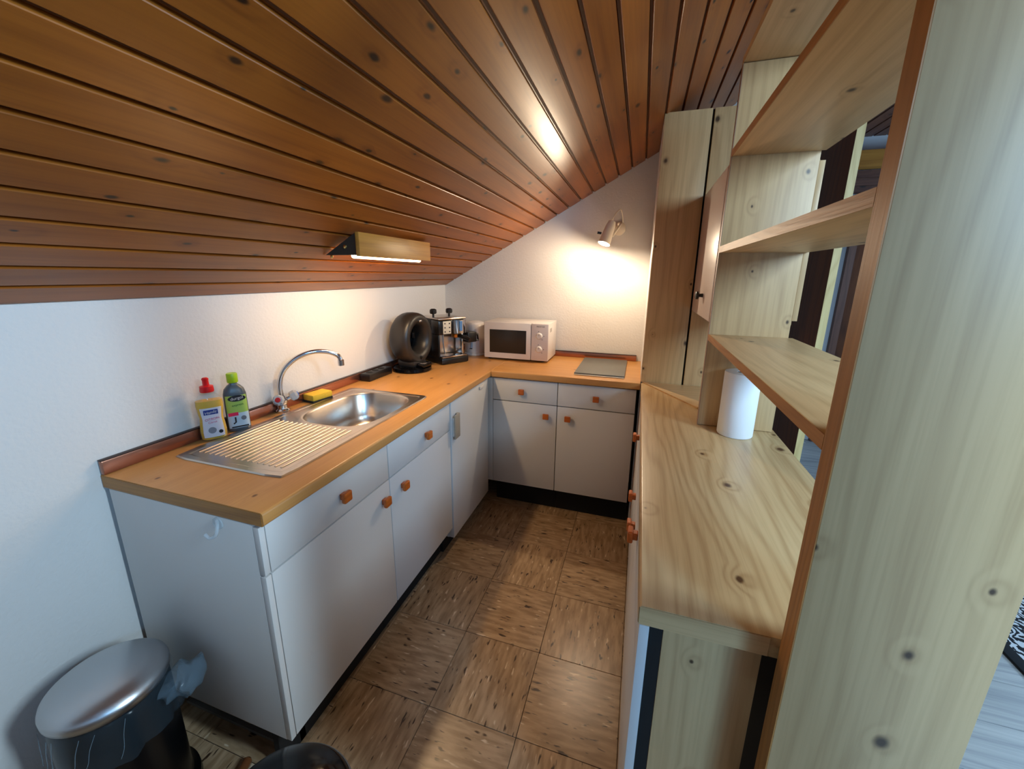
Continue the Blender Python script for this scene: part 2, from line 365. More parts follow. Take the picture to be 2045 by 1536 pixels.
# roof window of the next room (its reveal closes the boards left out above)
def rp(x, dz): return (x, ZR - SL*(x-XS) + dz)
w2 = None
WINS = ((-2.36, -0.98), (-0.96, 0.42))
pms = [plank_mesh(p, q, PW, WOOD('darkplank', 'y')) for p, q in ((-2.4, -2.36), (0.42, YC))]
for i in range(26):
    x = XS + i*PX
    if 2.50 < x+PX and x < 3.28:
        for pm_ in pms: plank(pm_, (x, 0, ZR - SL*(x-XS)), ang)
frost = mat('frosted_sky_pane', (196, 220, 240), 0.2)
for wi, (ya, yb) in enumerate(WINS):
    w2 = None
    for y0_ in (ya, yb-0.04):
        b = bmesh.new(); prism(b, [rp(2.58, -0.02), rp(3.26, -0.02), rp(3.26, 0.012), rp(2.58, 0.012)], 0.04, 'y', y0_)
        o = obj('window_%d' % (wi+2) if w2 is None else 'window_frame', b, WOOD('edge', 'y'), w2)
        if w2 is None: w2 = struct(o)
    for xa, xb in ((2.54, 2.58), (3.26, 3.30)):
        b = bmesh.new(); prism(b, [rp(xa, -0.02), rp(xb, -0.02), rp(xb, 0.012), rp(xa, 0.012)], yb-ya, 'y', ya); obj('window_frame', b, WOOD('edge', 'y'), w2)
    b = bmesh.new(); prism(b, [rp(2.58, 0.004), rp(3.26, 0.004), rp(3.26, 0.010), rp(2.58, 0.010)], yb-ya-0.08, 'y', ya+0.04)
    obj('pane', b, frost, w2)

# floors
fl = struct(bx('floor', (-0.05, 1.87, -2.4, LB, -0.15, -0.003), GAP))
TS = 0.3055
def tile_mesh(w):
    b = bmesh.new(); box(b, -w/2+0.0008, w/2-0.0008, -TS/2+0.0008, TS/2-0.0008, -0.003, 0.0, bevel=0.0006, seg=1)
    me_ = bpy.data.meshes.new('tile'); bmesh.ops.recalc_face_normals(b, faces=b.faces); b.to_mesh(me_); b.free(); me_.materials.append(VINYL); return me_
tm = tile_mesh(TS)
for i in range(-3, 3):
    for j in range(-10, 4):
        o = bpy.data.objects.new('tile', tm); COL.objects.link(o); o.parent = fl
        o.location = (1.106+(i+0.5)*TS if i < 2 else 1.106+2.5*TS-0.0, 0.609+(j+0.5)*TS, 0); o.rotation_euler = (0, 0, pi/2 if (i+j) % 2 else 0)
        if i == 2: o.scale = (1, 1, 1)
tn = bpy.data.meshes.new('tile'); b = bmesh.new(); box(b, 0.0005, 0.1885, -TS/2+0.0008, TS/2-0.0008, -0.003, 0.0); b.to_mesh(tn); b.free(); tn.materials.append(VINYL)
for j in range(-10, 4):
    o = bpy.data.objects.new('tile', tn); COL.objects.link(o); o.parent = fl; o.location = (0, 0.609+(j+0.5)*TS, 0)
f2 = struct(bx('floor', (1.90, 4.45, -2.4, YH, -0.15, -0.008), GAP))
pl = bpy.data.meshes.new('floor_plank'); b = bmesh.new(); box(b, 0.0006, 1.2794, 0.0006, 0.1894, -0.008, 0.0, bevel=0.0012, seg=1); b.to_mesh(pl); b.free(); pl.materials.append(WOOD('laminate', 'x'))
for j in range(31):
    off = -[0.0, 0.5, 0.25, 0.75][j % 4]*1.28
    xx = 1.90+off
    while xx < 4.4:
        if xx+1.28 > 1.95:
            o = bpy.data.objects.new('floor_plank', pl); COL.objects.link(o); o.parent = f2; o.location = (max(xx, 1.90), -2.4+j*0.19, 0)
            if xx < 1.90: o.scale = ((xx+1.28-1.90)/1.28, 1, 1)
            elif xx+1.28 > 4.4: o.scale = ((4.4-xx)/1.28, 1, 1)
        xx += 1.28

# ------------------------------------------------------------------ kitchen units
KN = None
def knob(parent, loc, normal):
    """rounded square wooden knob on a short neck; mesh shared, copies placed on the fronts"""
    global KN
    if KN is None:
        b = bmesh.new(); box(b, -0.017, 0.017, -0.026, -0.012, -0.0165, 0.0165, bevel=0.004, seg=2)
        box(b, -0.010, 0.010, -0.014, 0.0, -0.010, 0.010, bevel=0.002, seg=1)
        KN = bpy.data.meshes.new('knob'); bmesh.ops.recalc_face_normals(b, faces=b.faces)
        for f in b.faces: f.smooth = False
        b.to_mesh(KN); b.free(); KN.materials.append(WOOD('knob', 'x'))
    o = bpy.data.objects.new('knob', KN); COL.objects.link(o); o.parent = parent
    o.location = Vector(loc) - root_of(parent).location
    n = Vector(normal); o.rotation_euler = (0, 0, math.atan2(n.x, -n.y)); return o
ZT, ZD0, ZD1, ZP0, ZP1 = 0.826, 0.693, 0.826, 0.160, 0.688
def cabinet(label, face, a0, a1, front, depth, drawer_knob, door_knob, side=None):
    """face: +x (left run), -y (back run), -x (right run); a0..a1 along the run"""
    if face == 'x+': loc, n = (front-depth/2, (a0+a1)/2, 0), (1, 0, 0)
    elif face == 'x-': loc, n = (front+depth/2, (a0+a1)/2, 0), (-1, 0, 0)
    else: loc, n = ((a0+a1)/2, front+depth/2, 0), (0, -1, 0)
    t = thing('base_cabinet', label, 'cabinet', loc)
    T = 0.017; g = 0.0016
    def D(p, q, z0, z1, d0, d1):    # along p..q, depth measured back from the front face
        if face == 'x+': return (front-d1, front-d0, p, q, z0, z1)
        if face == 'x-': return (front+d0, front+d1, p, q, z0, z1)
        return (p, q, front+d0, front+d1, z0, z1)
    def at(p, z):
        return {'x+': (front, p, z), 'x-': (front, p, z), 'y-': (p, front, z)}[face]
    bx('carcass', D(a0+0.0005, a1-0.0005, ZP0, 0.8315 if face != 'x+' else 0.700, T+0.002, depth), DARKCARD if side is None else side, t)
    bx('plinth', D(a0+0.0005, a1-0.0005, 0.001, ZP0-0.001, 0.075, 0.095), GAP, t)
    d = bx('drawer', D(a0+g, a1-g, ZD0, ZD1, 0.0, T), WHITE, t, 0.0012); knob(d, at(drawer_knob, 0.757), n)
    d = bx('door', D(a0+g, a1-g, ZP0, ZP1, 0.0, T), WHITE, t, 0.0012); knob(d, at(door_knob, 0.625), n)
    return t
c1 = cabinet('white base cabinet with pale end panel at the near end below the drainer', 'x+', 0.016, 0.512, FX, 0.53, 0.275, 0.470)
bx('end_panel', (0.022, FX-0.0175, 0.0, 0.0155, 0.158, 0.8315), WHITE, c1, 0.001)
bx('front_edge', (FX-0.0168, FX, 0.0, 0.0155, ZP0, ZP1), WHITE, c1, 0.001); bx('front_edge', (FX-0.0168, FX, 0.0, 0.0155, ZD0, ZD1), WHITE, c1, 0.001)
bx('plinth', (0.022, FX-0.075, 0.085, 0.105, 0.001, 0.157), GAP, c1)
bx('floor_strip', (0.022, FX-0.06, 0.058, 0.070, 0.0005, 0.012), mat('grey_floor_strip', (120, 112, 104), 0.5), c1)
c2 = cabinet('white base cabinet under the sink bowl, second from the near end', 'x+', 0.513, 1.008, FX, 0.53, 0.780, 0.590)
# built-in fridge with a metal grip
fr = thing('fridge', 'white under-counter fridge with metal grip handle in the inner corner', 'fridge', (0.28, 1.25, 0))
bx('body', (0.03, FX-0.022, 1.010, 1.505, 0.10, 0.8315), WHITE, fr)
bx('plinth', (0.03, FX-0.06, 1.010, 1.505, 0.001, 0.099), GAP, fr)
dr = bx('door', (FX-0.021, FX+0.006, 1.0115, 1.5, 0.099, 0.829), WHITE, fr, 0.003)
b = bmesh.new(); box(b, FX+0.007, FX+0.024, 1.052, 1.072, 0.640, 0.760, bevel=0.002); box(b, FX+0.018, FX+0.024, 1.015, 1.055, 0.640, 0.760, bevel=0.001); obj('handle', b, mat('beige_metal_grip', (176, 166, 150), 0.4, 0.2), dr, True)
bx('handle_strip', (FX+0.0065, FX+0.019, 1.020, 1.050, 0.650, 0.745), mat('white_grip_insert', (226, 224, 220), 0.3), dr, 0.003)
b = bmesh.new(); box(b, FX+0.007, FX+0.014, 1.36, 1.42, 0.795, 0.812, bevel=0.002); obj('hinge_clip', b, PLASTIC, dr, True)
c3 = cabinet('white base cabinet in the back run, left one beside the fridge', 'y-', 0.578, 0.965, YF, 0.545, 0.757, 0.905)
bx('corner_filler', (0.540, 0.5775, YF+0.001, YF+0.016, ZP0, 0.826), WHITE, c3)
c4 = cabinet('white base cabinet in the back run, right one under the hob', 'y-', 0.966, 1.388, YF, 0.545, 1.180, 1.030)
XW = 1.409
c5 = cabinet('white-fronted base cabinet with pine end panel under the near bar worktop', 'x-', 0.020, 0.690, XW, 0.385, 0.360, 0.605)
bx('end_panel', (1.449, 1.598, 0.0105, 0.0195, 0.002, 0.8315), WOOD('pine', 'z'), c5, 0.001)
bx('door_edge', (XW, XW+0.0168, 0.0040, 0.0190, 0.06, 0.826), WHITE, c5, 0.001)
bx('back_panel', (1.836, 1.856, 0.160, 0.690, 0.002, 0.8315), WOOD('pine', 'z'), c5, 0.001)
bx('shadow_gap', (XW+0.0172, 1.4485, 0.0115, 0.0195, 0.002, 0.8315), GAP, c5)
c6 = cabinet('white-fronted base cabinet at the far end of the bar worktop', 'x-', 0.691, 1.385, XW, 0.44, 1.040, 0.790)
bx('back_panel', (1.855, 1.862, 0.6915, 1.500, 0.002, 0.8315), WOOD('pine', 'z'), c6, 0.001)
bx('filler_strip', (XW, XW+0.02, 1.387, 1.505, 0.10, 0.826), WOOD('edge', 'z'), c6)

# worktops
wt = thing('worktop', 'honey wood laminate L-shaped worktop along left and back walls', 'worktop', (0.28, 0.8, H-0.037))
HX0, HX1, HY0, HY1 = 0.128, 0.456, 0.494, 0.916      # cut-out for the bowl
bm = bmesh.new()
y1w = LB-0.003
xs = [0.002, HX0, HX1, FRONT]; ys = [0.0, HY0, HY1, y1w]
def slab_with_hole(bm, xs, ys, z0, z1):
    top = {}; bot = {}
    for i, x_ in enumerate(xs):
        for j, y_ in enumerate(ys):
            top[i, j] = bm.verts.new((x_, y_, z1)); bot[i, j] = bm.verts.new((x_, y_, z0))
    for i in range(3):
        for j in range(3):
            if i == 1 and j == 1: continue
            bm.faces.new((top[i, j], top[i+1, j], top[i+1, j+1], top[i, j+1])); bm.faces.new((bot[i, j], bot[i, j+1], bot[i+1, j+1], bot[i+1, j]))
    def side(p): bm.faces.new([top[p[0]], bot[p[0]], bot[p[1]], top[p[1]]])
    for i in range(3):
        side(((i, 0), (i+1, 0))); side(((i+1, 3), (i, 3))); side(((0, i+1), (0, i))); side(((3, i), (3, i+1)))
    side(((1, 1), (1, 2))); side(((1, 2), (2, 2))); side(((2, 2), (2, 1))); side(((2, 1), (1, 1)))
slab_with_hole(bm, xs, ys, H-0.037, H)
bmesh.ops.recalc_face_normals(bm, faces=bm.faces)
es = [e for e in bm.edges if abs(e.verts[0].co.x-FRONT) < 1e-5 and abs(e.verts[1].co.x-FRONT) < 1e-5 and abs(e.verts[0].co.z-e.verts[1].co.z) < 1e-5]
bmesh.ops.bevel(bm, geom=es, offset=0.008, segments=4, profile=0.5, affect='EDGES')
obj('worktop_panel', bm, WOOD('worktop', 'y'), wt, True)
bm = bmesh.new(); box(bm, FRONT+0.0005, 1.4015, YB, y1w, H-0.037, H)
es = [e for e in bm.edges if all(abs(v.co.y-YB) < 1e-5 for v in e.verts) and abs(e.verts[0].co.z-e.verts[1].co.z) < 1e-5]
bmesh.ops.bevel(bm, geom=es, offset=0.006, segments=3, profile=0.5, affect='EDGES')
obj('worktop_panel', bm, WOOD('worktop', 'x'), wt, True)
bx('end_trim', (0.003, FRONT-0.004, -0.0012, 0.0, H-0.035, H-0.002), WOOD('hood', 'x'), wt)['label'] = 'brown wood edge band on the near end'
bw = thing('bar_worktop', 'pale pine laminate worktop on the right under the open shelves', 'worktop', (1.63, 0.75, H-0.037))
bm = bmesh.new(); prism(bm, [(1.405, -0.001), (1.800, -0.001), (1.865, 0.150), (1.865, 1.527), (1.405, 1.527)], 0.037, 'z', H-0.037); bmesh.ops.recalc_face_normals(bm, faces=bm.faces)
es = [e for e in bm.edges if all(abs(v.co.x-1.405) < 1e-5 for v in e.verts) and abs(e.verts[0].co.z-e.verts[1].co.z) < 1e-5]
bmesh.ops.bevel(bm, geom=es, offset=0.006, segments=3, profile=0.5, affect='EDGES')
obj('worktop_panel', bm, WOOD('bar', 'y'), bw, True)
bx('end_trim', (1.407, 1.6, -0.0026, -0.0011, H-0.036, H-0.001), WOOD('pine', 'x'), bw)['label'] = 'greyish pine edge band on the near end'
bm = bmesh.new(); prism(bm, [(1.412, 1.526), (1.630, 1.165), (1.80, 1.165), (1.80, 1.526)], 0.006, 'z', H+0.0002); obj('corner_inlay', bm, WOOD('pine', 'x'), bw)['label'] = 'pale diagonal wood inlay at the far corner'

# copper-coloured wall strips
def strip(label, dims, lip):
    t = thing('backsplash_strip', label, 'trim', ((dims[0]+dims[1])/2, (dims[2]+dims[3])/2, H), group='copper strips behind the worktop')
    bx('strip', dims, COPPER, t, 0.003); bx('lip', lip, mat('copper_lip_%d' % len(label), (64, 44, 38), 0.35, 0.7), t, 0.0006)
strip('long copper strip along the left wall behind sink', (0.0015, 0.017, 0.0, LB-0.021, H+0.0005, 0.9105), (0.0012, 0.019, 0.0, LB-0.021, 0.9106, 0.9135))
strip('short copper strip on the back wall behind hob and microwave', (0.018, 1.372, LB-0.019, LB-0.003, H+0.0005, 0.9075), (0.018, 1.372, LB-0.021, LB-0.003, 0.9076, 0.9098))

# ------------------------------------------------------------------ sink, tap and things by the sink
sk = thing('sink', 'stainless steel inset sink with ribbed drainer in left worktop', 'sink', (0.28, 0.54, H))
SX0, SX1, SY0, SY1 = 0.066, 0.484, 0.137, 0.940
NS = 96; BCX, BCY = 0.292, 0.705; BHX, BHY = 0.158, 0.203
def rsq(cx, cy, hx, hy, pw, z, n=NS):
    out = []
    for i in range(n):
        a = 2*pi*(i+0.5)/n; ca, sa = cos(a), sin(a); k = (abs(ca)**pw+abs(sa)**pw)**(-1.0/pw); out.append(Vector((cx+hx*ca*k, cy+hy*sa*k, z)))
    return out
def rect_ray(cx, cy, x0, x1, y0, y1, z, n=NS):
    out = []
    for i in range(n):
        a = 2*pi*(i+0.5)/n; ca, sa = cos(a), sin(a); ts = []
        if ca > 1e-9: ts.append((x1-cx)/ca)
        if ca < -1e-9: ts.append((x0-cx)/ca)
        if sa > 1e-9: ts.append((y1-cy)/sa)
        if sa < -1e-9: ts.append((y0-cy)/sa)
        t = min(ts); out.append(Vector((cx+t*ca, cy+t*sa, z)))
    for cxn, cyn in ((x0, y0), (x0, y1), (x1, y0), (x1, y1)):
        i = min(range(n), key=lambda q: (out[q].x-cxn)**2+(out[q].y-cyn)**2); out[i] = Vector((cxn + (0.006 if cxn == x0 else -0.006), cyn + (0.006 if cyn == y0 else -0.006), z))
    return out
bm = bmesh.new()
loops(bm, [rect_ray(BCX, BCY, SX0, SX1, SY0, SY1, H+0.0008), rect_ray(BCX, BCY, SX0+0.004, SX1-0.004, SY0+0.004, SY1-0.004, H+0.0042),
           rect_ray(BCX, BCY, SX0+0.022, SX1-0.022, SY0+0.022, SY1-0.022, H+0.0040), rect_ray(BCX, BCY, SX0+0.027, SX1-0.027, SY0+0.027, SY1-0.027, H+0.0020),
           rsq(BCX, BCY, BHX+0.008, BHY+0.008, 3.2, H+0.0020), rsq(BCX, BCY, BHX+0.003, BHY+0.003, 3.2, H+0.0010)], False, False)
obj('deck', bm, STEEL, sk, True, angle=1.5)
bm = bmesh.new()
loops(bm, [rsq(BCX, BCY, BHX+0.003, BHY+0.003, 3.2, H+0.0008), rsq(BCX, BCY, BHX-0.002, BHY-0.002, 3.2, H-0.006), rsq(BCX, BCY, BHX-0.010, BHY-0.010, 3.2, H-0.10),
           rsq(BCX, BCY, BHX-0.020, BHY-0.020, 3.1, H-0.135), rsq(BCX, BCY, BHX-0.045, BHY-0.045, 3.0, H-0.147), rsq(BCX, BCY, 0.03, 0.03, 2.0, H-0.150)], False, True)
obj('bowl', bm, STEEL, sk, True, angle=60)
bm = bmesh.new(); lathe(bm, [(0.036, 0.0), (0.036, 0.002), (0.024, 0.003), (0.02, 0.001)], (BCX, BCY, H-0.1495), 28); obj('drain', bm, CHROME, sk, True)
bm = bmesh.new()
for i in range(16):
    x_ = 0.110 + i*0.0215
    y0_, y1_ = 0.185, 0.478
    tube(bm, [(x_, y0_, H+0.0014), (x_, y1_ - (0.0 if 4 < i < 15 else 0.0), H+0.0020)], 0.0036, 12)
o = obj('drainer_ridges', bm, STEEL, sk, True, angle=80); o['kind'] = 'stuff'

tp = thing('tap', 'chrome two-handle tap with tall curved spout behind the sink', 'tap', (0.037, 0.565, H))
dx, dy = 0.645, 0.765
bm = bmesh.new(); lathe(bm, [(0.0255, 0.0005), (0.0255, 0.008), (0.018, 0.014), (0.017, 0.030), (0.022, 0.036), (0.022, 0.050), (0.014, 0.058), (0.012, 0.066)], (0.037, 0.565, H), 28); obj('body', bm, CHROME, tp, True)
prof = [(0, .058), (0.002, .12), (.022, .170), (.07, .212), (.13, .231), (.185, .226), (.222, .208), (.232, .188)]
bm = bmesh.new(); tube(bm, spline([(0.037+dx*s_, 0.565+dy*s_, H+z_) for s_, z_ in prof], 8), 0.0095, 14); obj('spout', bm, CHROME, tp, True)
bm = bmesh.new(); lathe(bm, [(0.0125, 0.0), (0.0125, 0.024), (0.010, 0.026)], (0.037+dx*.2325, 0.565+dy*.2325, H+.164), 20); obj('spout_tip', bm, CHROME, tp, True)
CRYST = mat('clear_acrylic', (236, 240, 244), 0.08); CRYST.node_tree.nodes['Principled BSDF'].inputs['Transmission Weight'].default_value = 0.55
for nm, sgn, colr in (('hot_handle', -1, (190, 40, 40)), ('cold_handle', 1, (70, 120, 200))):
    d_ = Vector((0.55, sgn*0.75, 0.36)).normalized(); p0 = Vector((0.037, 0.565, H+0.043))
    b = bmesh.new(); tube(b, [p0, p0+d_*0.034], 0.009, 12); nk_ = obj('handle_stem', b, CHROME, tp, True)
    b = bmesh.new(); lathe(b, [(0.012, 0.0), (0.021, 0.006), (0.022, 0.022), (0.016, 0.031)], p0+d_*0.032, 8, mtx=axis_matrix(d_)); h = obj(nm, b, CRYST, tp)
    b = bmesh.new(); lathe(b, [(0.010, 0.0), (0.009, 0.003)], p0+d_*0.0635, 16, mtx=axis_matrix(d_)); obj('handle_cap', b, mat('cap_%s' % nm, colr, 0.3), h, True)

sp = thing('sponge', 'yellow sponge with black scouring underside beside the tap', 'sponge', (0.055, 0.735, H), radians(-8))
b = bmesh.new(); box(b, -0.032, 0.032, -0.050, 0.050, 0.009, 0.036, bevel=0.005); obj('foam', b, plaster('yellow_foam', (236, 190, 58), 160, 0.6), sp, True, world=False)
b = bmesh.new(); box(b, -0.032, 0.032, -0.050, 0.050, 0.001, 0.0092, bevel=0.002); obj('scouring_pad', b, plaster('black_scourer', (30, 30, 26), 300, 0.8), sp, True, world=False)

def squircle_ring(hx, hy, z, cx, cy, pw=2.6, n=40, a0=0.0, a1=2*pi):
    out = []
    full = abs(a1-a0-2*pi) < 1e-6
    for i in range(n):
        a = a0 + (a1-a0)*(i/n if full else i/(n-1)); ca, sa = cos(a), sin(a); k = (abs(ca)**pw+abs(sa)**pw)**(-1.0/pw)
        out.append(Vector((cx+hx*ca*k, cy+hy*sa*k, z)))
    return out
def bottle(label, loc, rot, prof, m_body, body_name='bottle_body', pw=2.6):
    t = thing('cleaning_bottle', label, 'bottle', loc, rot)
    b = bmesh.new(); loops(b, [squircle_ring(hx, hy, z, 0, 0, pw) for hx, hy, z in prof]); obj(body_name, b, m_body, t, True, world=False, angle=50); return t
def patch(name, prof, m_, parent, a0, a1, off=0.0006, pw=2.6):
    b = bmesh.new(); loops(b, [squircle_ring(hx+off, hy+off, z, 0, 0, pw, 16, a0, a1) for hx, hy, z in prof], False, False, closed=False)
    return obj(name, b, m_, parent, True, world=False)
# yellow washing-up liquid
yb = thing('cleaning_bottle', 'clear bottle of yellow washing-up liquid with red push cap', 'bottle', (0.048, 0.282, H+0.001), radians(-32))
LIQ = mat('yellow_liquid', (242, 190, 8), 0.12); LIQ.node_tree.nodes['Principled BSDF'].inputs['Transmission Weight'].default_value = 0.15
CLR = clear('clear_bottle_plastic', (240, 236, 220), 0.10, 0.06)
pf = [(0.018, 0.030, 0.0), (0.022, 0.036, 0.004), (0.022, 0.037, 0.03), (0.020, 0.033, 0.075), (0.022, 0.038, 0.115), (0.021, 0.037, 0.132), (0.016, 0.027, 0.150), (0.011, 0.014, 0.160), (0.010, 0.011, 0.166)]
liq = [(hx-0.0012, hy-0.0012, z+0.002) for hx, hy, z in pf if z < 0.133]
b = bmesh.new(); loops(b, [squircle_ring(*q, 0, 0) for q in liq]); obj('liquid', b, LIQ, yb, True, world=False, angle=60)
b = bmesh.new(); loops(b, [squircle_ring(*q, 0, 0) for q in pf], True, False); obj('bottle_body', b, CLR, yb, True, world=False, angle=60)
b = bmesh.new(); lathe(b, [(0.0185, 0.162), (0.0195, 0.166), (0.0185, 0.181), (0.009, 0.184), (0.0085, 0.200), (0.0095, 0.2015), (0.0095, 0.206), (0.006, 0.209)], seg=24); obj('push_cap', b, mat('red_cap', (224, 24, 30), 0.35), yb, True, world=False)
PWL = 2.6
lb = [(0.0215, 0.036, 0.012), (0.0222, 0.037, 0.03), (0.0202, 0.033, 0.075), (0.0222, 0.0375, 0.112)]
lab = patch('label', lb, mat('white_bottle_label', (232, 226, 232), 0.5), yb, radians(-44), radians(44))
blue = mat('blue_print', (24, 50, 132), 0.5); pink = mat('pink_print', (214, 96, 130), 0.5)
bx_ = bmesh.new(); box(bx_, 0.0232, 0.0240, -0.020, 0.018, 0.090, 0.106); obj('logo_box', bx_, blue, lab, world=False)
text('logo_text', 'Handy', PLASTIC, 0.0125, lab, face_mtx((0.0243, -0.001, 0.0975), (1, 0, 0), radians(8)))
text('label_text', 'CITRON', pink, 0.0105, lab, face_mtx((0.0222, 0, 0.074), (1, 0, 0), radians(6)))
text('label_text', 'Citrus', pink, 0.0095, lab, face_mtx((0.0222, 0, 0.063), (1, 0, 0), radians(6)))
b = bmesh.new(); lathe(b, [(0.011, 0), (0.010, 0.0008)], (0.0226, -0.004, 0.036), 18, mtx=axis_matrix((1, 0, 0))); obj('label_picture', b, mat('grey_print', (140, 140, 150), 0.5), lab, world=False)
b = bmesh.new(); lathe(b, [(0.006, 0), (0.006, 0.0008)], (0.0226, 0.018, 0.028), 14, mtx=axis_matrix((1, 0, 0))); obj('label_picture', b, INK, lab, world=False)
# grey descaler
gb = thing('cleaning_bottle', 'dark grey descaler bottle with lime green screw cap', 'bottle', (0.047, 0.372, H+0.001), radians(-32))
GREYB = mat('grey_bottle', (78, 88, 96), 0.35)
pg = [(0.022, 0.031, 0.0), (0.024, 0.034, 0.004), (0.024, 0.034, 0.10), (0.0235, 0.0335, 0.130), (0.021, 0.029, 0.148), (0.015, 0.019, 0.160), (0.0115, 0.012, 0.165), (0.0115, 0.0115, 0.172)]
b = bmesh.new(); loops(b, [squircle_ring(*q, 0, 0, 3.0) for q in pg]); obj('bottle_body', b, GREYB, gb, True, world=False, angle=60)
b = bmesh.new(); lathe(b, [(0.0155, 0.171), (0.0165, 0.173), (0.0165, 0.200), (0.0150, 0.203)], seg=30); obj('screw_cap', b, mat('lime_cap', (170, 208, 18), 0.4), gb, True, world=False)
lab = patch('label', [(0.0242, 0.0345, 0.066), (0.0242, 0.0345, 0.1), (0.0237, 0.0337, 0.128)], mat('green_label', (168, 200, 92), 0.5), gb, radians(-52), radians(52), 0.0006, 3.0)
lab2 = patch('label', [(0.0242, 0.0345, 0.012), (0.0242, 0.0345, 0.066)], mat('pale_blue_label', (196, 214, 226), 0.5), gb, radians(-52), radians(52), 0.0006, 3.0)
b = bmesh.new(); lathe(b, [(0.026, 0), (0.026, 0.0009)], (0.0244, 0.002, 0.118), 28, sx=1.0, sy=0.42, mtx=axis_matrix((1, 0, 0))); obj('logo_oval', b, INK, lab, world=False)
text('logo_text', 'durgol', PLASTIC, 0.0145, lab, face_mtx((0.0258, 0.002, 0.1185), (1, 0, 0), radians(6)))
text('label_text', 'express', mat('dark_green_print', (70, 110, 40), 0.5), 0.011, lab, face_mtx((0.0256, 0.002, 0.095), (1, 0, 0), radians(5)))
b = bmesh.new(); box(b, 0.0252, 0.0258, -0.029, 0.000, 0.057, 0.069); obj('red_flash', b, mat('red_print', (226, 36, 84), 0.5), lab2, world=False)
b = bmesh.new(); tube(b, [(0.0256, -0.010, 0.052), (0.0256, -0.010, 0.034), (0.0256, -0.017, 0.029)], 0.0025, 6); obj('label_picture', b, INK, lab2, world=False)
b = bmesh.new(); lathe(b, [(0.008, 0), (0.008, 0.0006)], (0.0252, 0.014, 0.046), 12, mtx=axis_matrix((1, 0, 0))); obj('label_picture', b, mat('grey_print2', (120, 120, 126), 0.5), lab2, world=False)
b = bmesh.new(); box(b, 0.0250, 0.0256, -0.024, 0.026, 0.014, 0.019); obj('label_footer', b, INK, lab2, world=False)

ps = thing('power_strip', 'black power strip lying along the wall left of the capsule machine', 'power strip', (0.047, 1.19, H))
b = bmesh.new(); box(b, 0.021, 0.080, 1.060, 1.262, H+0.001, H+0.040, bevel=0.005); obj('housing', b, BLACK, ps, True)
for i in range(3):
    b = bmesh.new(); lathe(b, [(0.017, 0.0), (0.017, 0.001), (0.014, 0.0012)], (0.050, 1.10+i*0.05, H+0.0402), 20); obj('socket', b, GAP, ps)

# ------------------------------------------------------------------ appliances
# capsule machine: upright ring on a round drip base, turned towards the camera
cm = thing('capsule_machine', 'dark ring-shaped capsule coffee machine on round base', 'coffee machine', (0.137, 1.375, H), radians(84))
b = bmesh.new(); lathe(b, [(0.108, 0.001), (0.112, 0.006), (0.110, 0.022), (0.094, 0.030)], seg=44, sx=0.98, sy=1.0); obj('base', b, GLOSS, cm, True, world=False)
# local -Y is the front; ring in the XZ plane
b = bmesh.new(); R0, R1, cz = 0.106, 0.041, 0.186; rings = []
for i in range(56):
    a = 2*pi*i/56; ring = []
    for k in range(20):
        t = 2*pi*k/20; ct, st = cos(t), sin(t)
        rr = R0 + R1*(abs(ct)**0.8)*(1 if ct > 0 else -1)*0.92; yy = 0.066*(abs(st)**0.8)*(1 if st > 0 else -1)
        ring.append(Vector((rr*cos(a)*0.92, yy - 0.010*cos(t), cz + rr*sin(a)*1.02)))
    rings.append(ring)
rings.append(rings[0])
loops(b, rings, False, False); bmesh.ops.remove_doubles(b, verts=b.verts, dist=1e-5); obj('ring_body', b, SATIN, cm, True, world=False, angle=70)
b = bmesh.new(); lathe(b, [(0.085, 0.0), (0.085, 0.012)], (0, 0.040, cz), 36, mtx=axis_matrix((0, -1, 0))); obj('back_plate', b, GLOSS, cm, world=False)
b = bmesh.new(); lathe(b, [(0.016, 0.0), (0.016, 0.028), (0.010, 0.030)], (0, -0.012, cz+0.030), 18, mtx=axis_matrix((0, 0, -1))); tube(b, [(0, 0.05, cz+0.028), (0, -0.02, cz+0.028)], 0.014, 12); obj('outlet', b, GLOSS, cm, True, world=False)
b = bmesh.new(); box(b, -0.060, 0.060, -0.062, 0.060, 0.024, 0.075, bevel=0.018); obj('stand', b, SATIN, cm, True, world=False)
b = bmesh.new(); box(b, -0.040, 0.040, -0.112, -0.040, 0.030, 0.050, bevel=0.005); obj('drip_tray', b, GLOSS, cm, True, world=False)
b = bmesh.new(); box(b, -0.032, 0.032, -0.106, -0.064, 0.0502, 0.053, bevel=0.001); obj('drip_grid', b, CHROME, cm, True, world=False)
b = bmesh.new(); lathe(b, [(0.011, 0), (0.011, 0.004), (0.008, 0.006)], (0, -0.062, cz-0.108), 18, mtx=axis_matrix((0, -1, 0))); obj('button', b, GLOSS, cm, True, world=False)
b = bmesh.new(); box(b, -0.012, 0.012, -0.074, -0.060, cz+0.094, cz+0.106, bevel=0.003); obj('lever', b, CHROME, cm, True, world=False)

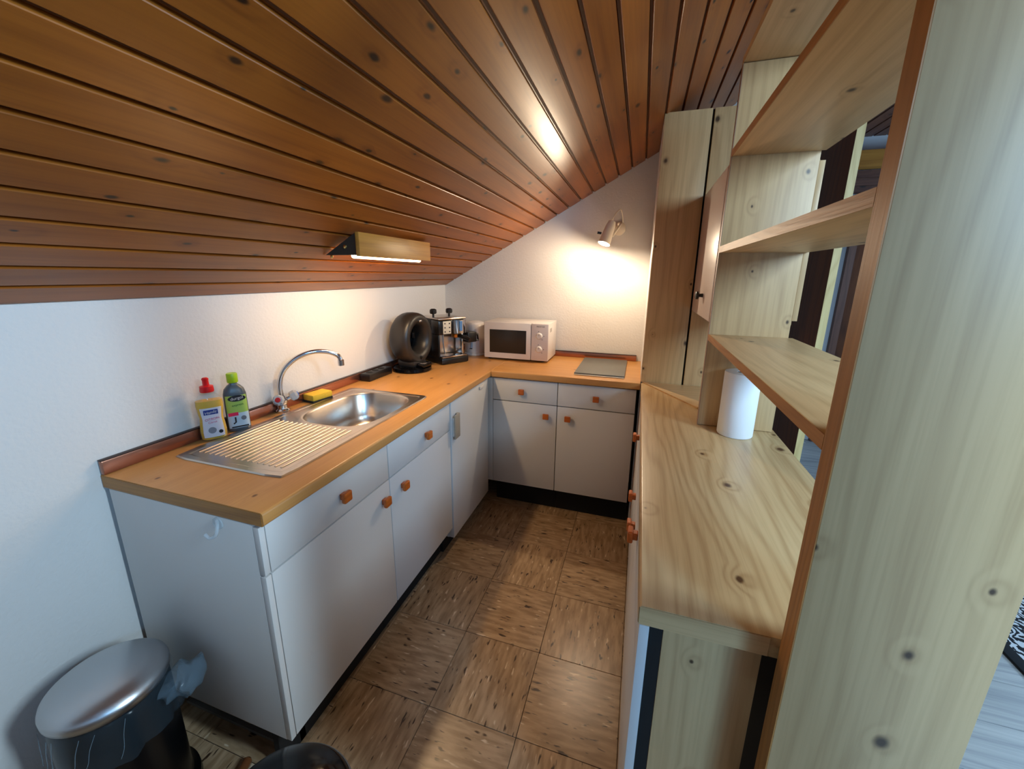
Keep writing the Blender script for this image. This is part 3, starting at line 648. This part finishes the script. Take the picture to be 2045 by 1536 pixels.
em = thing('espresso_machine', 'chrome and black espresso machine between ring machine and kettle', 'coffee machine', (0.195, 1.680, H), radians(58))
w_, d_ = 0.098, 0.125
b = bmesh.new(); box(b, -w_, w_, -d_, d_, 0.002, 0.040, bevel=0.008); obj('base', b, BLACK, em, True, world=False)
b = bmesh.new(); box(b, -w_+0.002, w_-0.002, 0.0, d_-0.004, 0.040, 0.272, bevel=0.006); obj('body', b, BLACK, em, True, world=False)
b = bmesh.new(); box(b, -w_+0.004, w_-0.004, -0.006, 0.0, 0.042, 0.180, bevel=0.002); obj('back_splash', b, STEEL, em, True, world=False)
b = bmesh.new(); box(b, -w_, -w_+0.010, -0.092, -0.001, 0.041, 0.181, bevel=0.002); obj('side_panel', b, BLACK, em, True, world=False)
b = bmesh.new(); box(b, 0.072, 0.088, -0.085, -0.010, 0.051, 0.179, bevel=0.004); obj('pillar', b, CHROME, em, True, world=False)
b = bmesh.new(); box(b, -w_, w_, -0.095, -0.001, 0.180, 0.270, bevel=0.010); hd = obj('head', b, mat('black_head', (24, 22, 22), 0.25), em, True, world=False)
b = bmesh.new(); box(b, -w_-0.001, w_+0.001, -0.10, d_, 0.271, 0.283, bevel=0.005); obj('top_plate', b, STEEL, em, True, world=False)
b = bmesh.new(); box(b, -0.068, -0.012, -0.100, -0.0955, 0.186, 0.264, bevel=0.002); cp = obj('control_panel', b, mat('cream_panel', (208, 204, 190), 0.35), em, True, world=False)
for r_ in range(3):
    for c_ in range(2):
        b = bmesh.new(); lathe(b, [(0.0042, 0), (0.0042, 0.002)], (-0.056+c_*0.032, -0.1003, 0.250-r_*0.025), 10, mtx=axis_matrix((0, -1, 0))); obj('button', b, INK, cp, world=False)
b = bmesh.new()
for sgn in (1,):
    rr = []
    for q in range(13):
        a = -pi*0.55 + pi*1.1*q/12
        rr.append((0.050+0.046*sin(a), -0.100-0.018*cos(a)))
    pts = rr + [(0.096, -0.094), (0.006, -0.094)]
    prism(b, pts[::-1], 0.084, 'z', 0.184)
obj('group_head', b, CHROME, em, True, world=False)
b = bmesh.new(); box(b, 0.036, 0.056, -0.1225, -0.1185, 0.200, 0.262, bevel=0.001); obj('level_window', b, mat('blue_window', (80, 130, 190), 0.15), em, world=False)
b = bmesh.new(); lathe(b, [(0.030, 0.0), (0.032, 0.020), (0.028, 0.024)], (0.048, -0.062, 0.156), 28); obj('filter_holder', b, mat('brass_ring', (190, 130, 60), 0.3, 0.8), em, True, world=False)
b = bmesh.new(); tube(b, [(0.048, -0.090, 0.166), (0.062, -0.155, 0.160), (0.068, -0.185, 0.150)], [0.012, 0.014, 0.012], 12); obj('filter_handle', b, BLACK, em, True, world=False)
b = bmesh.new(); tube(b, spline([(-0.060, -0.080, 0.182), (-0.062, -0.086, 0.12), (-0.058, -0.098, 0.062)], 6), 0.0042, 10); obj('steam_wand', b, CHROME, em, True, world=False)
b = bmesh.new(); box(b, 0.100, 0.168, -0.118, -0.030, 0.120, 0.186, bevel=0.006); tube(b, [(0.150, -0.08, 0.17), (0.196, -0.085, 0.164), (0.200, -0.085, 0.125), (0.150, -0.08, 0.128)], 0.008, 10); obj('milk_frother', b, BLACK, em, True, world=False)
b = bmesh.new(); box(b, -0.088, 0.088, -0.118, -0.008, 0.041, 0.050, bevel=0.002); obj('drip_tray', b, CHROME, em, True, world=False)
for nm, x_ in (('steam_knob', -0.085), ('water_knob', 0.028)):
    b = bmesh.new(); lathe(b, [(0.006, -0.014), (0.007, 0.006), (0.018, 0.008), (0.0215, 0.016), (0.0205, 0.032), (0.012, 0.038)], (x_, -0.015, 0.297 if x_ < 0 else 0.296), 20); obj(nm, b, BLACK, em, True, world=False)

kt = thing('kettle', 'white electric kettle partly behind the microwave', 'kettle', (0.296, 1.950, H), radians(8))
b = bmesh.new(); lathe(b, [(0.078, 0.001), (0.080, 0.004), (0.080, 0.016), (0.074, 0.019)], seg=36); obj('power_base', b, PLASTIC, kt, True, world=False)
b = bmesh.new(); lathe(b, [(0.076, 0.020), (0.078, 0.026), (0.075, 0.10), (0.068, 0.18), (0.064, 0.212), (0.060, 0.216)], seg=40); obj('jug', b, PLASTIC, kt, True, world=False)
b = bmesh.new(); lathe(b, [(0.060, 0.215), (0.055, 0.224), (0.030, 0.231), (0.012, 0.233)], seg=36); obj('lid', b, PLASTIC, kt, True, world=False)
b = bmesh.new(); prism(b, [(-0.058, 0.215), (-0.092, 0.215), (-0.062, 0.170)], 0.03, 'y', -0.015); obj('spout', b, PLASTIC, kt, True, world=False)
b = bmesh.new(); tube(b, spline([(0.052, 0, 0.205), (0.085, 0, 0.212), (0.108, 0, 0.185), (0.106, 0, 0.11), (0.090, 0, 0.055), (0.066, 0, 0.045)], 5), 0.011, 10); obj('handle', b, PLASTIC, kt, True, world=False)
b = bmesh.new(); box(b, -0.016, -0.002, -0.0785, -0.0740, 0.055, 0.120, bevel=0.001); obj('level_window', b, mat('grey_level_window', (168, 184, 204), 0.2), kt, world=False)
b = bmesh.new(); box(b, -0.022, -0.004, -0.0800, -0.0765, 0.048, 0.053); obj('logo_mark', b, INK, kt, world=False)

mw = thing('microwave', 'white microwave oven with dark window on back worktop', 'microwave', (0.625, 1.935, H))
b = bmesh.new(); box(b, 0.418, 0.840, 1.832, 2.064, 0.884, 1.118, bevel=0.004); obj('housing', b, PLASTIC, mw, True)
b = bmesh.new(); box(b, 0.416, 0.730, 1.806, 1.830, 0.884, 1.117, bevel=0.004); dr = obj('door', b, PLASTIC, mw, True)
bx('door_window', (0.455, 0.700, 1.8045, 1.8059, 0.921, 1.070), SCREEN, dr)
b = bmesh.new(); box(b, 0.733, 0.842, 1.806, 1.830, 0.884, 1.117, bevel=0.004); cp = obj('control_panel', b, PANELGREY, mw, True)
for z_ in (1.042, 0.958):
    b = bmesh.new(); lathe(b, [(0.021, 0.0), (0.021, 0.002), (0.017, 0.012), (0.015, 0.014)], (0.785, 1.8058, z_), 28, mtx=axis_matrix((0, -1, 0))); kn_ = obj('dial', b, PLASTIC, cp, True)
    bx('pointer', (0.7842, 0.7858, 1.7912, 1.7918, z_+0.002, z_+0.014), INK, cp)
    for q in range(7):
        a = radians(-60+q*50); px_, pz_ = 0.785+0.029*sin(a), z_+0.029*cos(a)
        if q in (1, 3, 4): bx('scale_mark', (px_-0.002, px_+0.002, 1.8052, 1.8059, pz_-0.002, pz_+0.002), INK, cp)
text('brand_text', 'MIOSTAR', INK, 0.0125, cp, face_mtx(Vector((0.792, 1.8054, 1.100))-mw.location, (0, -1, 0)))
for x_ in (0.44, 0.80):
    for y_ in (1.86, 2.04):
        b = bmesh.new(); lathe(b, [(0.012, 0.0005), (0.010, 0.014)], (x_, y_, H), 14); obj('foot', b, BLACK, mw, True)
for i in range(8): 
    pass
b = bmesh.new()
for i in range(5): box(b, 0.8398, 0.8406, 1.86+i*0.012, 1.866+i*0.012, 1.06, 1.085)
obj('vent_slots', b, mat('vent_grey', (170, 164, 160), 0.6), mw)

hb = thing('hob', 'grey covered hob set in the back worktop by the partition', 'hob', (1.18, 1.80, H))
bx('hob_plate', (1.044, 1.318, 1.584, 2.035, H+0.001, H+0.013), HOB, hb, 0.003)
bx('front_trim', (1.046, 1.316, 1.5725, 1.5830, H+0.0008, H+0.006), mat('light_metal_trim', (220, 216, 204), 0.3, 0.6), hb, 0.001)

# ------------------------------------------------------------------ lamps
WARM = (1.0, 0.70, 0.39)
hl = thing('worktop_light', 'wooden box light with tube fixed under the sloping ceiling over sink', 'lamp', (0.35, 0.87, 1.47))
b = bmesh.new(); box(b, 0.404, 0.420, 0.618, 1.122, 1.470, zc(0.404)-0.006, bevel=0.002); obj('front_board', b, WOOD('hood', 'y'), hl, True)
for ya_, yb_ in ((0.622, 0.634), (1.106, 1.118)):
    b = bmesh.new(); prism(b, [(0.403, 1.474), (0.403, zc(0.403)-0.008), (0.258+0.012, zc(0.258+0.012)-0.008), (0.258, 1.474)], yb_-ya_, 'y', ya_)
    o = obj('end_board', b, DARKCARD, hl); o['label'] = 'dark brown triangular end'
for x_ in (0.285, 0.345):
    b = bmesh.new(); lathe(b, [(0.007, 0.0), (0.006, 0.003), (0.003, 0.0045)], (x_+0.012, 0.6218, zc(x_)-0.022), 14, mtx=axis_matrix((0, -1, 0))); obj('screw', b, mat('brass_%d' % int(x_*1000), (220, 190, 120), 0.3, 1.0), hl, True)
TUBE = emit('lit_tube', (255, 214, 160), 14.0)
b = bmesh.new(); tube(b, [(0.372, 0.600+0.045, 1.4745), (0.372, 1.098, 1.4745)], 0.011, 14); obj('lamp_tube', b, TUBE, hl, True)
bx('tube_holder', (0.352, 0.392, 0.636, 1.104, 1.4865, 1.495), PLASTIC, hl)
area('worktop_light_glow', (0.372, 0.87, 1.4615), (0, 0, -1), 0.030, 0.45, 3.3, WARM).parent = None

sl = thing('wall_spotlight', 'small lit white spotlight on the back wall above hob', 'lamp', (1.200, LB-0.02, 1.70))
axv = Vector((-0.27, -0.26, -0.93)).normalized(); rim = Vector((1.143, 1.82, 1.588))
CREAM = mat('cream_lamp_enamel', (240, 228, 208), 0.35)
M_ = axis_matrix(axv)
b = bmesh.new(); lathe(b, [(0.010, -0.135), (0.020, -0.130), (0.027, -0.10), (0.031, -0.04), (0.034, 0.0), (0.032, 0.0), (0.029, -0.04), (0.025, -0.10), (0.0, -0.12)][:8], rim, 30, False, False, mtx=M_); obj('lamp_shade', b, CREAM, sl, True)
b = bmesh.new(); lathe(b, [(0.006, -0.06), (0.018, -0.045), (0.027, -0.025), (0.025, -0.012), (0.012, -0.008)], rim, 24, mtx=M_); obj('bulb', b, emit('lit_bulb', (255, 236, 206), 18.0), sl, True)
top = rim - axv*0.125
b = bmesh.new(); tube(b, spline([top+axv*0.08+Vector((0.03, 0.01, 0)), top+Vector((0.045, 0.07, 0.0)), (1.205, 1.99, 1.715), (1.205, LB-0.022, 1.700)], 6), 0.0065, 10); obj('arm', b, CREAM, sl, True)
b = bmesh.new(); lathe(b, [(0.040, 0.0), (0.040, 0.014), (0.030, 0.020)], (1.205, LB-0.001, 1.695), 28, mtx=axis_matrix((0, -1, 0))); obj('wall_plate', b, CREAM, sl, True)
b = bmesh.new(); tube(b, spline([top+Vector((0, 0, -0.005)), top+Vector((0.012, 0.02, 0.045)), (1.215, 1.98, 1.79), (1.225, LB-0.012, 1.73), (1.21, LB-0.012, 1.70)], 6), 0.0028, 8); obj('flex_cable', b, CREAM, sl, True)
b = bmesh.new(); sp_ = rim - axv*0.055 + Vector((-0.033, -0.010, 0.006)); tube(b, [sp_, sp_+Vector((-0.022, -0.004, 0.004))], 0.007, 10); obj('switch', b, BLACK, sl, True)
pl_ = bpy.data.lights.new('spot_bulb', 'POINT'); pl_.energy = 11.5; pl_.color = (1.0, 0.80, 0.56); pl_.shadow_soft_size = 0.010
po = bpy.data.objects.new('spot_bulb', pl_); COL.objects.link(po); po.location = rim + axv*0.003

# ------------------------------------------------------------------ open shelf unit (room divider) and cupboard
su = thing('shelf_unit', 'tall open pine shelf unit dividing kitchen from next room', 'shelf', (1.735, 0.45, H))
X0, X1 = 1.608, 1.866
NY0, NY1 = -0.052, -0.018; FY0, FY1 = 0.962, 0.984
bx('upright', (X0+0.0012, 1.818, NY0, NY1, 0.002, 2.205), WOOD('pine', 'z'), su, 0.0008)
bx('edge_band', (X0-0.0004, X0+0.0011, NY0, NY1, 0.002, 2.205), WOOD('edge', 'z'), su)['label'] = 'mid brown edge of the near upright'
fu = bx('upright', (X0+0.0012, X1-0.012, FY0, FY1, H+0.0016, 2.05), WOOD('pine', 'z'), su, 0.0008)
bx('rear_batten', (X1-0.0119, X1+0.004, FY0, FY1, 1.27, 1.762), WOOD('pine', 'z'), su, 0.0008)
bx('edge_band', (X0-0.0004, X0+0.0011, FY0, FY1, H+0.0016, 2.05), mat('pinkish_edge', (150, 118, 96), 0.5), su)['label'] = 'pinkish brown edge of the far upright'
for z0_, z1_ in ((1.192, 1.213), (1.491, 1.512), (1.789, 1.810)):
    bx('shelf', (X0+0.0012, X1, NY1+0.0005, FY0-0.0005, z0_, z1_), WOOD('pine', 'y'), su, 0.0008)
    bx('edge_band', (X0-0.0006, X0+0.0011, NY1+0.0005, FY0-0.0005, z0_, z1_), WOOD('edge', 'y'), su)
bx('top_board', (X0, X1, NY1+0.0005, FY1, 2.052, 2.074), WOOD('pine', 'y'), su)

wc = thing('wall_cupboard', 'small cupboard with white door and dark knob above the bar corner', 'cupboard', (1.73, 1.25, 1.253))
bx('carcass', (1.6255, 1.862, 0.9855, 1.5285, 1.254, 1.770), WOOD('pine', 'z'), wc)
b = bmesh.new(); box(b, 1.606, 1.6245, 0.990, 1.522, 1.252, 1.772, bevel=0.005, seg=3); d_ = obj('door', b, mat('white_rose_door', (214, 198, 190), 0.35), wc, True)
b = bmesh.new(); lathe(b, [(0.008, 0.0), (0.007, 0.012), (0.016, 0.018), (0.016, 0.026), (0.010, 0.029)], (1.6059, 1.205, 1.338), 18, mtx=axis_matrix((-1, 0, 0))); obj('knob', b, BLACK, d_, True)

pt = thing('paper_towel_roll', 'white paper towel roll standing on the bar worktop', 'paper towel', (1.722, 0.905, H+0.001))
b = bmesh.new(); rings = lathe(b, [(0.019, 0.0), (0.055, 0.0), (0.0565, 0.003), (0.0565, 0.222), (0.055, 0.225), (0.019, 0.225), (0.019, 0.0)], (1.722, 0.905, H+0.001), 44, False, False); bmesh.ops.remove_doubles(b, verts=b.verts, dist=1e-6); obj('paper', b, PAPER, pt, True)
b = bmesh.new(); lathe(b, [(0.0185, 0.001), (0.0185, 0.223), (0.0170, 0.223), (0.0170, 0.001)], (1.722, 0.905, H+0.001), 28, False, False); obj('cardboard_core', b, mat('card', (120, 100, 80), 0.9), pt, True)

# ------------------------------------------------------------------ near the floor
hk = thing('hook', 'small clear hook on the end panel under the worktop edge', 'hook', (0.425, -0.001, 0.815))
ACR = clear('clear_hook', (216, 228, 236), 0.38, 0.1)
b = bmesh.new(); lathe(b, [(0.016, 0.0), (0.016, 0.003), (0.012, 0.005)], (0.425, -0.0008, 0.814), 24, mtx=axis_matrix((0, -1, 0))); obj('plate', b, ACR, hk, True)
b = bmesh.new(); tube(b, spline([(0.428, -0.005, 0.824), (0.440, -0.014, 0.815), (0.438, -0.020, 0.796), (0.422, -0.024, 0.787), (0.408, -0.024, 0.793)], 6), 0.0042, 10); obj('hook_arm', b, ACR, hk, True)

BC = (0.193, -0.168)
bn = thing('pedal_bin', 'black pedal bin with steel lid and clear bag near left wall', 'bin', (BC[0], BC[1], 0))
BINB = mat('black_bin_enamel', (10, 11, 13), 0.3)
b = bmesh.new(); lathe(b, [(0.126, 0.0005), (0.130, 0.006), (0.128, 0.028), (0.114, 0.040), (0.112, 0.05), (0.112, 0.395), (0.110, 0.410)], (BC[0], BC[1], 0), 56); obj('body', b, BINB, bn, True)
b = bmesh.new(); lathe(b, [(0.113, 0.412), (0.1165, 0.415), (0.1175, 0.428), (0.1145, 0.437), (0.101, 0.448), (0.075, 0.457), (0.038, 0.463), (0.010, 0.4645)], (BC[0], BC[1], 0), 64); obj('lid', b, BRUSHED, bn, True, angle=55)
b = bmesh.new(); box(b, BC[0]+0.08, BC[0]+0.150, BC[1]-0.16, BC[1]-0.11, 0.006, 0.020, bevel=0.005); obj('pedal', b, BINB, bn, True)
BAG = clear('clear_blue_bag', (96, 122, 140), 0.12, 0.15)
rnd = random.Random(3); b = bmesh.new(); rings = []
nseg = 72; ph = [rnd.uniform(0, 6.28) for _ in range(6)]
for q, (r_, z_, amp) in enumerate([(0.1135, 0.411, 0.0), (0.118, 0.408, 0.001), (0.121, 0.385, 0.003), (0.120, 0.355, 0.004), (0.122, 0.325, 0.006), (0.123, 0.300, 0.008)]):
    ring = []
    for i in range(nseg):
        a = 2*pi*i/nseg
        w_ = sum(sin(a*f_+ph[j_]+q*0.5)*c_ for j_, (f_, c_) in enumerate(((3, 0.5), (7, 0.6), (11, 0.5), (17, 0.4))))
        rr = r_ + amp*w_; zz = z_ + (0.014*sin(a*2+ph[4]) + 0.010*sin(a*5+ph[5]))*(q/5.0)
        ring.append(Vector((BC[0]+rr*cos(a), BC[1]+rr*sin(a), zz)))
    rings.append(ring)
loops(b, rings, False, False); obj('bag_overhang', b, BAG, bn, True, angle=80)
b = bmesh.new()
for a_, sw in ((-1.85, 0.2), (-1.50, 0.6), (-1.38, 0.5), (-0.92, 0.9), (-0.70, 1.1), (-0.28, 0.7)):
    tube(b, spline([(BC[0]+r_*cos(a_-da*sw), BC[1]+r_*sin(a_-da*sw), z_) for r_, da, z_ in ((0.1195, 0.0, 0.404), (0.1225, 0.10, 0.37), (0.1245, 0.16, 0.335), (0.1265, 0.26, 0.312))], 4), 0.0007, 6)
o = obj('bag_folds', b, clear('bag_fold_film', (150, 175, 192), 0.35, 0.12), bn, True); o['kind'] = 'stuff'
b = bmesh.new(); ctr = Vector((BC[0]+0.098, BC[1]+0.068, 0.385)); dirv = Vector((0.80, 0.52, 0.10)).normalized(); up = Vector((0, 0, 1)); side = dirv.cross(up).normalized(); rings = []
for q, (t_, hw, hh) in enumerate([(0.0, 0.046, 0.034), (0.018, 0.050, 0.040), (0.034, 0.042, 0.036), (0.050, 0.050, 0.044), (0.066, 0.044, 0.040), (0.074, 0.026, 0.024)]):
    ring = []
    for i in range(22):
        a = 2*pi*i/22; k_ = 1+0.14*sin(3*a+q*1.9)+0.12*sin(5*a-q*2.3)
        ring.append(ctr + dirv*t_ + side*(hw*cos(a)*k_) + up*(hh*sin(a)*k_*0.8))
    rings.append(ring)
loops(b, rings, False, True); obj('bag_knot', b, clear('bag_knot_film', (120, 148, 168), 0.30, 0.12), bn, True, angle=50)

tb = thing('tub', 'glossy black rounded tub cut off at the bottom edge', 'tub', (0.790, -0.232, 0))
b = bmesh.new(); lathe(b, [(0.105, 0.001), (0.110, 0.006), (0.130, 0.365), (0.136, 0.382), (0.136, 0.396), (0.125, 0.412), (0.09, 0.428), (0.03, 0.436), (0.005, 0.4365)], (0.790, -0.232, 0), 60, sx=1.0, sy=1.0); obj('shell', b, GLOSS, tb, True, angle=60)
b = bmesh.new(); tube(b, [(0.790+0.136*cos(a), -0.232+0.136*sin(a), 0.391) for a in [2*pi*i/60 for i in range(61)]], 0.0035, 8, False); obj('rim', b, mat('grey_rim', (70, 74, 78), 0.25), tb, True)
hd_ = thing('brush_handle', 'short brown wooden brush handle between bin and black tub', 'brush', (0.40, -0.10, 0.0))
b = bmesh.new(); tube(b, [(0.372, -0.004, 0.014), (0.374, -0.008, 0.014), (0.390, -0.060, 0.014), (0.415, -0.14, 0.014)], [0.008, 0.0125, 0.0135, 0.010], 14); obj('handle', b, mat('brown_lacquer', (110, 66, 38), 0.2), hd_, True)
b = bmesh.new(); box(b, 0.400, 0.440, -0.26, -0.138, 0.001, 0.026, bevel=0.004); obj('brush_head', b, BLACK, hd_, True)

# ------------------------------------------------------------------ next room
d1 = struct(bx('door_1', (2.112, 2.140, 1.452, 2.26, 0.012, 1.995), WOOD('brown', 'z')))
bx('door_edge', (2.112, 2.140, 1.4495, 1.4515, 0.012, 1.995), WOOD('paleedge', 'z'), d1)['label'] = 'pale yellow edge of the dark door'
d2 = struct(bx('door_2', (2.955, 3.75, YH-0.03, YH-0.002, 0.0, 1.99), WOOD('brown', 'z')))
for dms in ((2.905, 2.955, YH-0.045, YH-0.002, 0.0, 2.04), (3.75, 3.80, YH-0.045, YH-0.002, 0.0, 2.04), (2.905, 3.80, YH-0.045, YH-0.002, 1.995, 2.045)):
    bx('door_frame', dms, WOOD('darkplank', 'z'), d2)
tr = struct(bx('trim_1', (1.87, 4.4, YH-0.10, YH-0.002, 2.22, 2.335), WOOD('hood', 'x')))
for i in range(3):
    bx('plank', (1.87, 4.4, YH-0.02, YH-0.002, 2.048+i*0.056, 2.102+i*0.056), WOOD('darkplank', 'x'), tr)
rg = thing('rug', 'black and white patterned rug with black border in next room', 'rug', (3.4, 0.55, 0.0))
bx('pile', (2.865, 3.95, -0.75, 1.86, 0.0008, 0.010), rug_mat(), rg)
for dms in ((2.82, 2.8645, -0.80, 1.91, 0.0008, 0.012), (3.9505, 3.995, -0.80, 1.91, 0.0008, 0.012), (2.865, 3.95, -0.80, -0.7505, 0.0008, 0.012), (2.865, 3.95, 1.8605, 1.91, 0.0008, 0.012)):
    bx('border', dms, mat('black_felt_%d' % int(dms[0]*1000+dms[2]*10), (14, 18, 24), 0.9), rg, 0.003)
